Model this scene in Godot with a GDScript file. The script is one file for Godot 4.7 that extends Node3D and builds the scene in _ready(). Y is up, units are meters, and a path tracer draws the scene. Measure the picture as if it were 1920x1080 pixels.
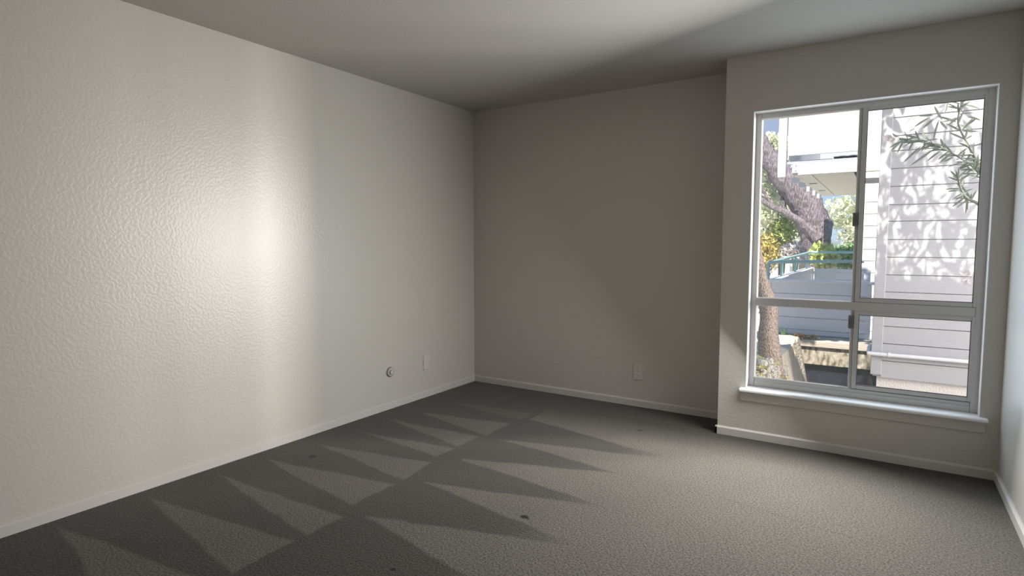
extends Node3D
# An empty carpeted bedroom with one aluminium window; the court outside is built where it stands.
# Axes: x along the back wall, y up, z towards the camera. Left wall x = 0, back wall z = 0, window wall z = 0.328.

const H := 2.44
const XB := 2.2605      # corner where the window wall steps forward
const XR := 3.709       # right wall
const ZW := 0.328       # room face of the window wall
const ZF := 5.6         # wall behind the camera
const WL := 2.43
const WR := 3.624
const WT := 2.09
const WB := 0.3316
const BH := 0.055       # baseboard height

var M := {}
var rng := RandomNumberGenerator.new()
var taken := {}


# ------------------------------------------------------------------ helpers
func numbered(called: String) -> String:
	var n: int = taken.get(called, 0)
	taken[called] = n + 1
	return called if n == 0 else "%s_%03d" % [called, n]


func thing(called: String, label: String, category: String, at := Vector3.ZERO, group := "", turn := 0.0) -> Node3D:
	var o := Node3D.new()
	o.name = numbered(called)
	add_child(o, true)
	o.position = at
	o.rotation.y = turn
	tag(o, label, category, group)
	return o


func tag(o: Node3D, label: String, category: String, group := "") -> void:
	o.set_meta("label", label)
	o.set_meta("category", category)
	if group != "":
		o.set_meta("group", group)


func part(called: String, mesh: Mesh, m: Material, parent: Node3D, at := Vector3.ZERO) -> MeshInstance3D:
	var o := MeshInstance3D.new()
	o.name = called
	o.mesh = mesh
	o.material_override = m
	o.position = at
	parent.add_child(o, true)
	return o


func struct(called: String, mesh: Mesh, m: Material, label: String) -> MeshInstance3D:
	var o := part(called, mesh, m, self)
	o.set_meta("kind", "structure")
	o.set_meta("label", label)
	return o


func begin() -> SurfaceTool:
	var st := SurfaceTool.new()
	st.begin(Mesh.PRIMITIVE_TRIANGLES)
	return st


func tri(st: SurfaceTool, a: Vector3, b: Vector3, c: Vector3, n: Vector3) -> void:
	if (b - a).cross(c - a).dot(n) > 0.0:
		var t := b
		b = c
		c = t
	st.set_normal(n)
	st.add_vertex(a)
	st.set_normal(n)
	st.add_vertex(b)
	st.set_normal(n)
	st.add_vertex(c)


func quad(st: SurfaceTool, a: Vector3, b: Vector3, c: Vector3, d: Vector3, n: Vector3) -> void:
	tri(st, a, b, c, n)
	tri(st, a, c, d, n)


# a box with chamfered edges, added to st
func add_box(st: SurfaceTool, c: Vector3, size: Vector3, bevel := 0.0, turn := Basis.IDENTITY) -> void:
	var h := size * 0.5
	var e := minf(bevel, minf(h.x, minf(h.y, h.z)) * 0.9)
	for ax in 3:
		var u := (ax + 1) % 3
		var v := (ax + 2) % 3
		for s in [-1.0, 1.0]:
			var n := Vector3.ZERO
			n[ax] = s
			var q: Array[Vector3] = []
			for k in [[-1.0, -1.0], [1.0, -1.0], [1.0, 1.0], [-1.0, 1.0]]:
				var p := Vector3.ZERO
				p[ax] = s * h[ax]
				p[u] = k[0] * (h[u] - e)
				p[v] = k[1] * (h[v] - e)
				q.append(c + turn * p)
			quad(st, q[0], q[1], q[2], q[3], turn * n)
	if e <= 0.0:
		return
	for ax in 3:                       # edges that run along ax
		var u := (ax + 1) % 3
		var v := (ax + 2) % 3
		for su in [-1.0, 1.0]:
			for sv in [-1.0, 1.0]:
				var n := Vector3.ZERO
				n[u] = su
				n[v] = sv
				n = n.normalized()
				var q: Array[Vector3] = []
				for k in [[-1.0, 0], [1.0, 0], [1.0, 1], [-1.0, 1]]:
					var p := Vector3.ZERO
					p[ax] = k[0] * (h[ax] - e)
					p[u] = su * (h[u] - (e if k[1] == 1 else 0.0))
					p[v] = sv * (h[v] - (0.0 if k[1] == 1 else e))
					q.append(c + turn * p)
				quad(st, q[0], q[1], q[2], q[3], turn * n)
	for sx in [-1.0, 1.0]:
		for sy in [-1.0, 1.0]:
			for sz in [-1.0, 1.0]:
				var s := Vector3(sx, sy, sz)
				var a := c + turn * (s * (h - Vector3(0, e, e)))
				var b := c + turn * (s * (h - Vector3(e, 0, e)))
				var d := c + turn * (s * (h - Vector3(e, e, 0)))
				tri(st, a, b, d, turn * s.normalized())


func box(size: Vector3, bevel := 0.004) -> ArrayMesh:
	var st := begin()
	add_box(st, Vector3.ZERO, size, bevel)
	return st.commit()


# a box given by two corners
func add_span(st: SurfaceTool, a: Vector3, b: Vector3, bevel := 0.0) -> void:
	add_box(st, (a + b) * 0.5, (b - a).abs(), bevel)


func span(a: Vector3, b: Vector3, bevel := 0.004) -> ArrayMesh:
	var st := begin()
	add_span(st, a, b, bevel)
	return st.commit()


# a round bar swept along points; wob roughens the radius
func add_sweep(st: SurfaceTool, pts: Array, radii: Array, segs := 10, wob := 0.0, noise: FastNoiseLite = null) -> void:
	var rings := []
	var norms := []
	var side := Vector3.ZERO
	for i in pts.size():
		var fwd: Vector3 = (pts[mini(i + 1, pts.size() - 1)] - pts[maxi(i - 1, 0)]).normalized()
		if i == 0:
			side = fwd.cross(Vector3.UP if absf(fwd.y) < 0.9 else Vector3.RIGHT).normalized()
		side = (side - fwd * side.dot(fwd)).normalized()
		var up := fwd.cross(side)
		var ring := PackedVector3Array()
		var nn := PackedVector3Array()
		for k in segs:
			var a := TAU * k / segs
			var d := side * cos(a) + up * sin(a)
			var r: float = radii[i]
			if noise:
				var q: Vector3 = pts[i] + d * r
				r *= 1.0 + wob * noise.get_noise_3d(q.x, q.y * 0.35, q.z)
			ring.append(pts[i] + d * r)
			nn.append(d)
		rings.append(ring)
		norms.append(nn)
	for i in pts.size() - 1:
		for k in segs:
			var j := (k + 1) % segs
			for t in [[[i, k], [i + 1, k], [i + 1, j]], [[i, k], [i + 1, j], [i, j]]]:
				var p: Array[Vector3] = []
				var n: Array[Vector3] = []
				for w in t:
					p.append(rings[w[0]][w[1]])
					n.append(norms[w[0]][w[1]])
				if (p[1] - p[0]).cross(p[2] - p[0]).dot(n[0] + n[1] + n[2]) > 0.0:
					var s := p[1]
					p[1] = p[2]
					p[2] = s
					s = n[1]
					n[1] = n[2]
					n[2] = s
				for w in 3:
					st.set_normal(n[w])
					st.add_vertex(p[w])
	for e in [0, pts.size() - 1]:
		var fwd: Vector3 = (pts[e] - pts[1 if e == 0 else e - 1]).normalized()
		for k in segs:
			tri(st, pts[e], rings[e][k], rings[e][(k + 1) % segs], fwd)


func sweep(pts: Array, radii: Array, segs := 10, wob := 0.0, noise: FastNoiseLite = null) -> ArrayMesh:
	var st := begin()
	add_sweep(st, pts, radii, segs, wob, noise)
	return st.commit()


# a smooth curve through points with its radii
func curve(pts: Array, radii: Array, per := 8) -> Array:
	var p := []
	var r := []
	for i in pts.size() - 1:
		for k in per:
			var t := float(k) / per
			var a: Vector3 = pts[maxi(i - 1, 0)]
			var b: Vector3 = pts[i]
			var c: Vector3 = pts[i + 1]
			var d: Vector3 = pts[mini(i + 2, pts.size() - 1)]
			p.append(b.cubic_interpolate(c, a, d, t))
			r.append(lerpf(radii[i], radii[i + 1], t))
	p.append(pts[-1])
	r.append(radii[-1])
	return [p, r]


# a lance-shaped leaf along +y, folded on its midrib and drooping towards its tip
func leaf_mesh(length: float, width: float, droop := 0.15) -> ArrayMesh:
	var st := begin()
	var n := 6
	for s in [-1.0, 1.0]:
		for i in n:
			var q: Array[Vector3] = []
			for e in [[i, 0.0], [i + 1, 0.0], [i + 1, 1.0], [i, 1.0]]:
				var t := float(e[0]) / n
				var w: float = width * 0.5 * pow(sin(PI * clampf(t * 0.94 + 0.03, 0.0, 1.0)), 0.75) * e[1]
				q.append(Vector3(s * w, t * length, -droop * length * t * t + absf(w) * 0.35))
			quad(st, q[0], q[1], q[2], q[3], Vector3(-s * 0.33, 0.0, 1.0).normalized())
	return st.commit()


func rock_mesh(r: Vector3, seedling: int) -> ArrayMesh:
	var nz := FastNoiseLite.new()
	nz.seed = seedling
	nz.frequency = 0.9
	var st := begin()
	var rows := 6
	var cols := 9
	var P := func(i: int, k: int) -> Vector3:
		var a := PI * i / rows
		var b := TAU * (k % cols) / cols
		var d := Vector3(sin(a) * cos(b), cos(a), sin(a) * sin(b))
		return d * r * (1.0 + 0.45 * nz.get_noise_3dv(d * 1.3))
	for i in rows:
		for k in cols:
			var a: Vector3 = P.call(i, k)
			var b: Vector3 = P.call(i + 1, k)
			var c: Vector3 = P.call(i + 1, k + 1)
			var d: Vector3 = P.call(i, k + 1)
			if i < rows - 1:
				tri(st, a, b, c, _face(a, b, c))
			if i > 0:
				tri(st, a, c, d, _face(a, c, d))
	return st.commit()


func _face(a: Vector3, b: Vector3, c: Vector3) -> Vector3:
	var n := (b - a).cross(c - a).normalized()
	return n if n.dot(a + b + c) > 0.0 else -n


func scatter(called: String, mesh: Mesh, m: Material, parent: Node3D, where: Array) -> MultiMeshInstance3D:
	var mm := MultiMesh.new()
	mm.transform_format = MultiMesh.TRANSFORM_3D
	mm.mesh = mesh
	mm.instance_count = where.size()
	for i in where.size():
		mm.set_instance_transform(i, where[i])
	var o := MultiMeshInstance3D.new()
	o.name = called
	o.multimesh = mm
	o.material_override = m
	o.set_meta("kind", "stuff")
	parent.add_child(o, true)
	return o


# places for n leaves in an ellipsoid, thicker towards its skin
func cloud(c: Vector3, r: Vector3, n: int, lo := 0.7, hi := 1.3, hang := 0.3) -> Array:
	var out := []
	for i in n:
		var d := Vector3(rng.randfn(), rng.randfn(), rng.randfn()).normalized()
		var p := c + d * r * pow(rng.randf(), 0.4)
		var b := Basis.from_euler(Vector3(rng.randf_range(-PI, PI) * (1.0 - hang) + hang * PI * 0.8, rng.randf_range(-PI, PI), rng.randf_range(-1.0, 1.0)))
		out.append(Transform3D(b.scaled(Vector3.ONE * rng.randf_range(lo, hi)), p))
	return out


func mat(c: Color, rough := 0.6, spec := 0.5) -> StandardMaterial3D:
	var m := StandardMaterial3D.new()
	m.albedo_color = c.linear_to_srgb()
	m.roughness = rough
	m.metallic_specular = spec
	return m


func noise_tex(freq: float, octaves: int, kind := FastNoiseLite.TYPE_SIMPLEX_SMOOTH, size := 1024, seedling := 1, ramp: Gradient = null) -> NoiseTexture2D:
	var n := FastNoiseLite.new()
	n.noise_type = kind
	n.frequency = freq
	n.fractal_octaves = octaves
	n.seed = seedling
	var t := NoiseTexture2D.new()
	t.width = size
	t.height = size
	t.seamless = true
	t.noise = n
	if ramp:
		t.color_ramp = ramp
	return t


func ramp(stops: Array) -> Gradient:
	var g := Gradient.new()
	var o := PackedFloat32Array()
	var c := PackedColorArray()
	for s in stops:
		o.append(s[0])
		c.append(s[1])
	g.offsets = o
	g.colors = c
	return g


func relief(m: StandardMaterial3D, t: Texture2D, cm: float, per_metre: Vector3) -> void:
	m.heightmap_enabled = true
	m.heightmap_texture = t
	m.heightmap_scale = cm
	m.uv1_triplanar = true
	m.uv1_world_triplanar = true
	m.uv1_scale = per_metre


func leafy(c: Color, glow := 0.35) -> StandardMaterial3D:
	var m := mat(c, 0.55, 0.35)
	m.backlight_enabled = true
	m.backlight = Color(glow, glow, glow)
	return m


# ------------------------------------------------------------------ scene
func _ready() -> void:
	rng.seed = 7
	# camera
	var cam := Camera3D.new()
	cam.name = "camera"
	cam.fov = 52.694
	cam.near = 0.05
	cam.far = 200.0
	cam.position = Vector3(3.1726, 1.263, 4.2752)
	cam.rotation = Vector3(-0.0756, 0.5731, -0.0007)
	add_child(cam)
	# sky
	var sm := ProceduralSkyMaterial.new()
	sm.sky_top_color = Color(0.34, 0.60, 0.88)
	sm.sky_horizon_color = Color(0.80, 0.90, 0.97)
	sm.sky_curve = 0.12
	sm.ground_bottom_color = Color(0.45, 0.43, 0.38)
	sm.ground_horizon_color = Color(0.62, 0.62, 0.58)
	sm.use_debanding = false
	var sky := Sky.new()
	sky.sky_material = sm
	var env := Environment.new()
	env.background_mode = Environment.BG_SKY
	env.sky = sky
	env.background_energy_multiplier = 1.15
	env.tonemap_mode = Environment.TONE_MAPPER_LINEAR
	env.tonemap_exposure = 1.0
	env.sdfgi_enabled = true
	env.ssao_enabled = true
	env.ssil_enabled = true
	var we := WorldEnvironment.new()
	we.name = "world_environment"
	we.environment = env
	add_child(we)
	# sun: from over the roof of this house, high and straight on
	var sun := DirectionalLight3D.new()
	sun.name = "sun"
	sun.light_color = Color(1.0, 0.96, 0.90)
	sun.light_energy = 3.3
	sun.light_angular_distance = 0.5
	sun.shadow_enabled = true
	sun.sky_mode = DirectionalLight3D.SKY_MODE_LIGHT_ONLY
	add_child(sun)
	sun.look_at_from_position(Vector3(0.0, 0.75, 0.60) * 10.0, Vector3.ZERO)
	# unseen area light added inside the room to boost the window daylight
	var room_fill := AreaLight3D.new()
	room_fill.name = "added_room_fill"
	room_fill.area_size = Vector2(0.8, 1.2)
	room_fill.light_color = Color(0.99, 0.99, 0.985)
	room_fill.light_energy = 6.6
	room_fill.light_specular = 1.0
	room_fill.shadow_enabled = true
	room_fill.set("area_range", 20.0)
	add_child(room_fill)
	room_fill.look_at_from_position(Vector3(2.80, 1.15, 0.70), Vector3(2.80 - 0.42, 1.15 - 0.36, 0.70 + 1.0))
	var soft := AreaLight3D.new()  # fill added in the window opening, brightens sill, jambs and right wall
	soft.name = "added_window_fill"
	soft.area_size = Vector2(1.10, 1.64)
	soft.light_color = Color(0.86, 0.93, 1.0)
	soft.light_energy = 1.35
	soft.shadow_enabled = true
	soft.set("area_range", 20.0)
	add_child(soft)
	soft.look_at_from_position(Vector3(3.027, 1.21, 0.275), Vector3(3.027, 1.21, 1.275))
	# out-of-view area light in the court, placed to brighten the left wall
	var beam := AreaLight3D.new()
	beam.name = "unseen_court_light"
	beam.area_size = Vector2(0.5, 2.4)
	beam.light_color = Color(1.0, 0.97, 0.93)
	beam.light_energy = 40.0
	beam.shadow_enabled = true
	beam.set("area_range", 20.0)
	add_child(beam)
	beam.look_at_from_position(Vector3(6.08, 1.75, -2.05), Vector3(3.0, 1.25, 0.2))

	materials()
	room()
	window()
	fittings()
	court()
	garden()


func materials() -> void:
	var knock := noise_tex(0.05, 4, FastNoiseLite.TYPE_SIMPLEX_SMOOTH, 1024, 5, ramp([[0.0, Color(0, 0, 0)], [0.42, Color(0.15, 0.15, 0.15)], [0.60, Color(0.8, 0.8, 0.8)], [1.0, Color(1, 1, 1)]]))
	var paint := mat(Color(0.56, 0.535, 0.49), 0.36, 0.5)
	relief(paint, knock, 0.045, Vector3(0.9, 0.9, 0.9))
	M.paint = paint
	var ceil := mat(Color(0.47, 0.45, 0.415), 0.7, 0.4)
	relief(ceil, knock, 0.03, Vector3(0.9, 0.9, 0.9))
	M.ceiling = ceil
	M.trim = mat(Color(0.58, 0.56, 0.525), 0.42, 0.5)
	M.stool = mat(Color(0.86, 0.86, 0.85), 0.35, 0.5)
	M.alu = mat(Color(0.60, 0.60, 0.60), 0.42, 0.5)
	M.alu.metallic = 0.35
	M.alu_dark = mat(Color(0.10, 0.10, 0.105), 0.6)
	M.latch = mat(Color(0.16, 0.165, 0.16), 0.45)
	var glass := StandardMaterial3D.new()
	glass.transparency = BaseMaterial3D.TRANSPARENCY_ALPHA
	glass.albedo_color = Color(0.85, 0.92, 0.9, 0.06)
	glass.roughness = 0.02
	M.glass = glass
	M.plate = mat(Color(0.61, 0.585, 0.54), 0.35)
	M.slot = mat(Color(0.10, 0.09, 0.08), 0.6)
	# outside
	var grain := noise_tex(0.02, 4, FastNoiseLite.TYPE_SIMPLEX, 512, 11)
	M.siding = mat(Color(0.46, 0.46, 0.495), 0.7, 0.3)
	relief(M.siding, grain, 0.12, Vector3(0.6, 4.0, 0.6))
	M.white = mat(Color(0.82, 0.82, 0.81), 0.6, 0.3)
	M.soffit = mat(Color(0.92, 0.90, 0.80), 0.8, 0.2)
	M.greyboard = mat(Color(0.80, 0.83, 0.87), 0.7, 0.3)
	M.greycap = mat(Color(0.84, 0.86, 0.89), 0.6, 0.3)
	M.deck = mat(Color(0.42, 0.45, 0.52), 0.8, 0.2)
	M.teal = mat(Color(0.30, 0.52, 0.52), 0.5)
	M.pvc = mat(Color(0.80, 0.80, 0.82), 0.4)
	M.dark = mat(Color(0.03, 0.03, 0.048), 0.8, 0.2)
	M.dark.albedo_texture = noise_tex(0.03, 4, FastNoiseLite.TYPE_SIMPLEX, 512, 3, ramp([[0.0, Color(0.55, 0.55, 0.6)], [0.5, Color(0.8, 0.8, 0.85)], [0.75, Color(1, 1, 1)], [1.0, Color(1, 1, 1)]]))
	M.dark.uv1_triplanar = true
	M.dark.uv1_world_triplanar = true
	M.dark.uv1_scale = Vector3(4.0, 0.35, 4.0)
	var conc := mat(Color(0.52, 0.49, 0.44), 0.9, 0.2)
	conc.albedo_texture = noise_tex(0.012, 5, FastNoiseLite.TYPE_SIMPLEX, 512, 21, ramp([[0.0, Color(0.42, 0.40, 0.36)], [0.45, Color(0.8, 0.79, 0.76)], [1.0, Color(1, 1, 1)]]))
	relief(conc, grain, 0.5, Vector3(1.6, 0.9, 1.6))
	M.concrete = conc
	M.stucco = mat(Color(0.76, 0.73, 0.72), 0.9, 0.2)
	relief(M.stucco, grain, 0.4, Vector3(3, 3, 3))
	M.timber = mat(Color(0.50, 0.45, 0.40), 0.85, 0.2)
	relief(M.timber, grain, 0.4, Vector3(0.4, 5, 5))
	M.soil = mat(Color(0.58, 0.52, 0.43), 0.95, 0.1)
	relief(M.soil, grain, 2.0, Vector3(1.5, 1.5, 1.5))
	var bark := mat(Color(0.50, 0.46, 0.50), 0.95, 0.1)
	bark.albedo_texture = noise_tex(0.02, 4, FastNoiseLite.TYPE_CELLULAR, 512, 8, ramp([[0.0, Color(0.42, 0.40, 0.40)], [0.5, Color(0.75, 0.73, 0.75)], [1.0, Color(1, 1, 1)]]))
	relief(bark, noise_tex(0.02, 4, FastNoiseLite.TYPE_CELLULAR, 512, 8), 5.0, Vector3(3.0, 0.7, 3.0))
	M.bark = bark
	var bark2 := mat(Color(0.66, 0.58, 0.53), 0.95, 0.1)
	bark2.albedo_texture = noise_tex(0.02, 5, FastNoiseLite.TYPE_SIMPLEX, 512, 18, ramp([[0.0, Color(0.45, 0.42, 0.38)], [0.5, Color(0.85, 0.8, 0.78)], [1.0, Color(1, 1, 1)]]))
	relief(bark2, noise_tex(0.03, 4, FastNoiseLite.TYPE_CELLULAR, 512, 9), 2.0, Vector3(4, 2.2, 4))
	M.bark2 = bark2
	M.rock = mat(Color(0.58, 0.55, 0.50), 0.9, 0.2)
	relief(M.rock, grain, 1.2, Vector3(4, 4, 4))
	M.roof = mat(Color(0.16, 0.21, 0.32), 0.8, 0.2)
	M.leaf_oleander = leafy(Color(0.17, 0.23, 0.16), 0.4)
	M.stem = mat(Color(0.22, 0.23, 0.20), 0.8)
	M.leaf_pale = leafy(Color(0.80, 0.84, 0.62), 0.7)
	M.leaf_green = leafy(Color(0.22, 0.42, 0.14), 0.5)
	M.leaf_lime = leafy(Color(0.50, 0.60, 0.18), 0.5)
	M.leaf_yellow = leafy(Color(0.62, 0.52, 0.16), 0.5)
	M.leaf_dark = leafy(Color(0.08, 0.13, 0.07), 0.3)
	M.leaf_dry = leafy(Color(0.60, 0.32, 0.14), 0.2)
	M.petal = leafy(Color(0.85, 0.80, 0.80), 0.4)
	M.tray = mat(Color(0.78, 0.52, 0.46), 0.7)


# ------------------------------------------------------------------ the carpet
func inside_poly(p: Vector2, q: PackedVector2Array) -> float:
	# signed distance in metres to a convex polygon, positive inside
	var best := 1e9
	var turn := 0.0
	for i in q.size():
		turn += (q[(i + 1) % q.size()] - q[i]).cross(q[(i + 2) % q.size()] - q[(i + 1) % q.size()])
	for i in q.size():
		var e := (q[(i + 1) % q.size()] - q[i]).normalized()
		best = minf(best, e.cross(p - q[i]) * signf(turn))
	return best


func carpet_maps() -> Array:
	# Vacuum-cleaner marks: wedges of pile brushed the other way, measured in metres on the floor.
	var lay := [
		[[0.155, 2.259], [1.039, 2.106], [1.037, 2.406]], [[0.141, 2.54], [1.108, 2.504], [1.124, 2.716]],
		[[0.109, 2.889], [1.108, 2.769], [1.114, 3.064]], [[0.10, 3.26], [1.10, 3.13], [1.12, 3.44]],
		[[0.21, 1.921], [0.997, 1.767], [1.035, 2.042]], [[0.285, 1.601], [0.971, 1.511], [0.954, 1.684]],
		[[0.188, 1.295], [0.958, 1.246], [0.961, 1.472]], [[0.259, 1.043], [0.98, 0.906], [0.99, 1.213]],
		[[0.275, 0.70], [1.02, 0.60], [1.0, 0.80]]]
	var back := [
		[[1.00, 0.74], [1.00, 1.25], [2.16, 0.96]], [[1.01, 1.205], [1.01, 1.66], [1.97, 1.33]],
		[[1.02, 1.63], [1.04, 2.035], [2.10, 1.75]], [[1.05, 1.99], [1.12, 2.46], [2.15, 2.15]],
		[[1.10, 2.43], [1.10, 3.25], [2.6, 2.72]]]
	var W := 1024
	var Hh := 1024
	var sx := XR / W
	var sz := ZF * 0.75 / Hh
	var warp := FastNoiseLite.new()
	warp.seed = 4
	warp.frequency = 3.0
	var light := PackedFloat32Array()
	light.resize(W * Hh)
	# 1 = pile that looks light, 0 = dark pile and the shade by the back wall
	for j in Hh:
		var z := (j + 0.5) * sz
		for i in W:
			var x := (i + 0.5) * sx
			var line := 1.085 + 0.075 * (z - 1.2)
			light[j * W + i] = (0.0 if x < line else 1.0) * clampf((z - 0.36 - 0.02 * x) / 0.35, 0.0, 1.0) + 0.12 * warp.get_noise_2d(x * 0.8, z * 0.8)  # fade towards the back wall is shade put into the carpet colour
	for k in lay.size() + back.size():
		var src: Array = lay[k] if k < lay.size() else back[k - lay.size()]
		var q := PackedVector2Array()
		var lo := Vector2(9, 9)
		var hi := Vector2(-9, -9)
		for v in src:
			q.append(Vector2(v[0], v[1]))
			lo = lo.min(q[-1])
			hi = hi.max(q[-1])
		for j in range(maxi(0, int((lo.y - 0.05) / sz)), mini(Hh, int((hi.y + 0.05) / sz))):
			for i in range(maxi(0, int((lo.x - 0.05) / sx)), mini(W, int((hi.x + 0.05) / sx))):
				var p := Vector2((i + 0.5) * sx, (j + 0.5) * sz)
				p += Vector2(warp.get_noise_2d(p.x, p.y), warp.get_noise_2d(p.x + 50.0, p.y)) * 0.014
				var d := inside_poly(p, q)
				var cover := smoothstep(-0.012, 0.014, d)
				if cover <= 0.0:
					continue
				var at := j * W + i
				if k < lay.size():
					light[at] = maxf(light[at], cover * (0.45 if k == lay.size() - 1 else 0.95))
				else:
					light[at] = minf(light[at], 1.0 - cover * smoothstep(2.2, 1.75, p.x))
	var grain := FastNoiseLite.new()
	grain.seed = 9
	grain.noise_type = FastNoiseLite.TYPE_SIMPLEX_SMOOTH
	grain.frequency = 0.16
	grain.fractal_octaves = 2
	var spots := [[1.804, 2.05, 0.018, 1.5], [0.339, 2.079, 0.022, 0.6], [1.807, 0.557, 0.02, 0.5], [1.605, 2.70, 0.010, 0.6], [1.83, 2.06, 0.010, 0.5], [2.18, 0.25, 0.05, 0.3]]
	for k in 30:                               # a crease in the pile
		spots.append([lerpf(2.53, 3.15, k / 29.0), lerpf(1.345, 1.462, k / 29.0), 0.010, 0.16])
	for s in spots:
		var x0 := int(s[0] / sx)
		var z0 := int(s[1] / sz)
		var rad := int(s[2] * 1.6 / sx) + 2
		for j in range(maxi(0, z0 - rad), mini(Hh, z0 + rad)):
			for i in range(maxi(0, x0 - rad), mini(W, x0 + rad)):
				var dd: float = Vector2((i + 0.5) * sx - s[0], ((j + 0.5) * sz - s[1]) * 1.3).length() / s[2]
				light[j * W + i] -= s[3] * 2.0 * smoothstep(1.5, 0.5, dd)
	# twice as fine, with the grain of the tufts
	var W2 := W * 2
	var H2 := Hh * 2
	var tufts := grain.get_image(W2, H2, false, false, true).get_data()
	var tone := PackedByteArray()              # sRGB codes of grey levels, looked up instead of computed
	tone.resize(1024)
	for i in 1024:
		tone[i] = Color(i / 2048.0, 0, 0).linear_to_srgb().r8
	var a := PackedByteArray()
	a.resize(W2 * H2 * 3)
	for j in H2:
		var row := (j >> 1) * W
		for i in W2:
			var at := j * W2 + i
			var v := (0.047 + 0.054 * light[row + (i >> 1)]) * (0.28 + 1.42 * tufts[at] / 255.0) * 2048.0
			v = maxf(v, 5.0)
			a[at * 3] = tone[mini(1023, int(v * 1.08))]
			a[at * 3 + 1] = tone[mini(1023, int(v * 0.98))]
			a[at * 3 + 2] = tone[mini(1023, int(v * 0.82))]
	return [ImageTexture.create_from_image(Image.create_from_data(W2, H2, false, Image.FORMAT_RGB8, a)), ImageTexture.create_from_image(Image.create_from_data(W2, H2, false, Image.FORMAT_L8, tufts))]


# ------------------------------------------------------------------ the room
func room() -> void:
	var maps := carpet_maps()
	var carpet := StandardMaterial3D.new()
	carpet.albedo_texture = maps[0]
	carpet.heightmap_enabled = true
	carpet.heightmap_texture = maps[1]
	carpet.heightmap_scale = 0.22
	carpet.roughness = 0.95
	carpet.metallic_specular = 0.15
	carpet.rim_enabled = true
	carpet.rim = 0.3
	carpet.rim_tint = 0.7
	var st := begin()
	var c := [Vector3(0, 0, 0), Vector3(XR, 0, 0), Vector3(XR, 0, ZF), Vector3(0, 0, ZF)]
	var uv := [Vector2(0, 0), Vector2(1, 0), Vector2(1, 4.0 / 3.0), Vector2(0, 4.0 / 3.0)]
	for k in [0, 1, 2, 0, 2, 3]:
		st.set_normal(Vector3.UP)
		st.set_uv(uv[k])
		st.add_vertex(c[k])
	add_span(st, Vector3(-0.15, -0.25, -0.15), Vector3(XR + 0.15, -0.002, ZF + 0.15))
	struct("floor", st.commit(), carpet, "brown grey cut pile carpet with wedge shaped vacuum marks")
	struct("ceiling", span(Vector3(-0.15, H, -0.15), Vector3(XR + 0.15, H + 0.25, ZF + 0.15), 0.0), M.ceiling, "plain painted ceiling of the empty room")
	struct("wall_left", span(Vector3(-0.15, 0, -0.15), Vector3(0, H, ZF + 0.15), 0.0), M.paint, "long textured off white wall, bright across its middle")
	struct("wall_back", span(Vector3(0, 0, -0.15), Vector3(XB, H, 0), 0.0), M.paint, "shaded off white wall recessed beside the window wall")
	var w := begin()
	add_span(w, Vector3(XB, 0, -0.15), Vector3(XB + 0.12, H, 0.12))
	add_span(w, Vector3(XB, 0, 0.12), Vector3(WL, H, ZW))
	add_span(w, Vector3(WR, 0, 0.12), Vector3(XR + 0.15, H, ZW))
	add_span(w, Vector3(WL, 0, 0.12), Vector3(WR, WB - 0.02, ZW))
	add_span(w, Vector3(WL, WT, 0.12), Vector3(WR, H, ZW))
	struct("wall_window", w.commit(), M.paint, "off white wall that steps forward around the window")
	struct("wall_right", span(Vector3(XR, 0, 0.12), Vector3(XR + 0.15, H, ZF + 0.15), 0.0), M.paint, "sliver of off white wall beside the window, bluish in daylight")
	struct("wall_front", span(Vector3(0, 0, ZF), Vector3(XR, H, ZF + 0.15), 0.0), M.paint, "plain wall across the room from the window")
	# unseen storey above, its height set to keep sun off the lower court
	var up := begin()
	add_span(up, Vector3(-6.0, H + 0.25, -0.15), Vector3(10.0, 4.85, 0.12))
	add_span(up, Vector3(-6.0, 4.85, -0.3), Vector3(10.0, 5.0, 6.5))
	add_span(up, Vector3(XR + 0.15, -1.2, -0.15), Vector3(10.0, H + 0.25, 0.12))
	add_span(up, Vector3(-6.0, -1.2, -0.15), Vector3(-0.15, H + 0.25, 0.12))
	struct("wall_outer_unseen", up.commit(), M.siding, "out of view outer wall and roof edge above the window, shading the lower court")
	var t := 0.012
	baseboard("baseboard_left", Vector3(0, 0, 0), Vector3(0, 0, ZF), Vector3(t, 0, 0))
	baseboard("baseboard_back", Vector3(0, 0, 0), Vector3(XB, 0, 0), Vector3(0, 0, t))
	baseboard("baseboard_return", Vector3(XB, 0, 0), Vector3(XB, 0, ZW + t), Vector3(-t, 0, 0))
	baseboard("baseboard_window", Vector3(XB - t, 0, ZW), Vector3(XR, 0, ZW), Vector3(0, 0, t))
	baseboard("baseboard_right", Vector3(XR, 0, ZW), Vector3(XR, 0, ZF), Vector3(-t, 0, 0))
	baseboard("baseboard_front", Vector3(0, 0, ZF), Vector3(XR, 0, ZF), Vector3(0, 0, -t))


func baseboard(called: String, a: Vector3, b: Vector3, out: Vector3) -> void:
	var st := begin()
	var up := Vector3(0, BH, 0)
	var e := out * 0.55
	var lip := Vector3(0, -0.009, 0)
	var n := out.normalized()
	quad(st, a + out, b + out, b + out + up + lip, a + out + up + lip, n)
	quad(st, a + out + up + lip, b + out + up + lip, b + out - e + up, a + out - e + up, (n + Vector3.UP).normalized())
	quad(st, a + out - e + up, b + out - e + up, b + up, a + up, Vector3.UP)
	var d := (b - a).normalized()
	for s in [[a, -d], [b, d]]:
		var p: Vector3 = s[0]
		quad(st, p, p + out, p + out + up + lip, p + up, s[1])
		tri(st, p + up, p + out + up + lip, p + out - e + up, s[1])
	struct(called, st.commit(), M.trim, "low painted baseboard along the " + called.get_slice("_", 1) + " wall")


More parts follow.
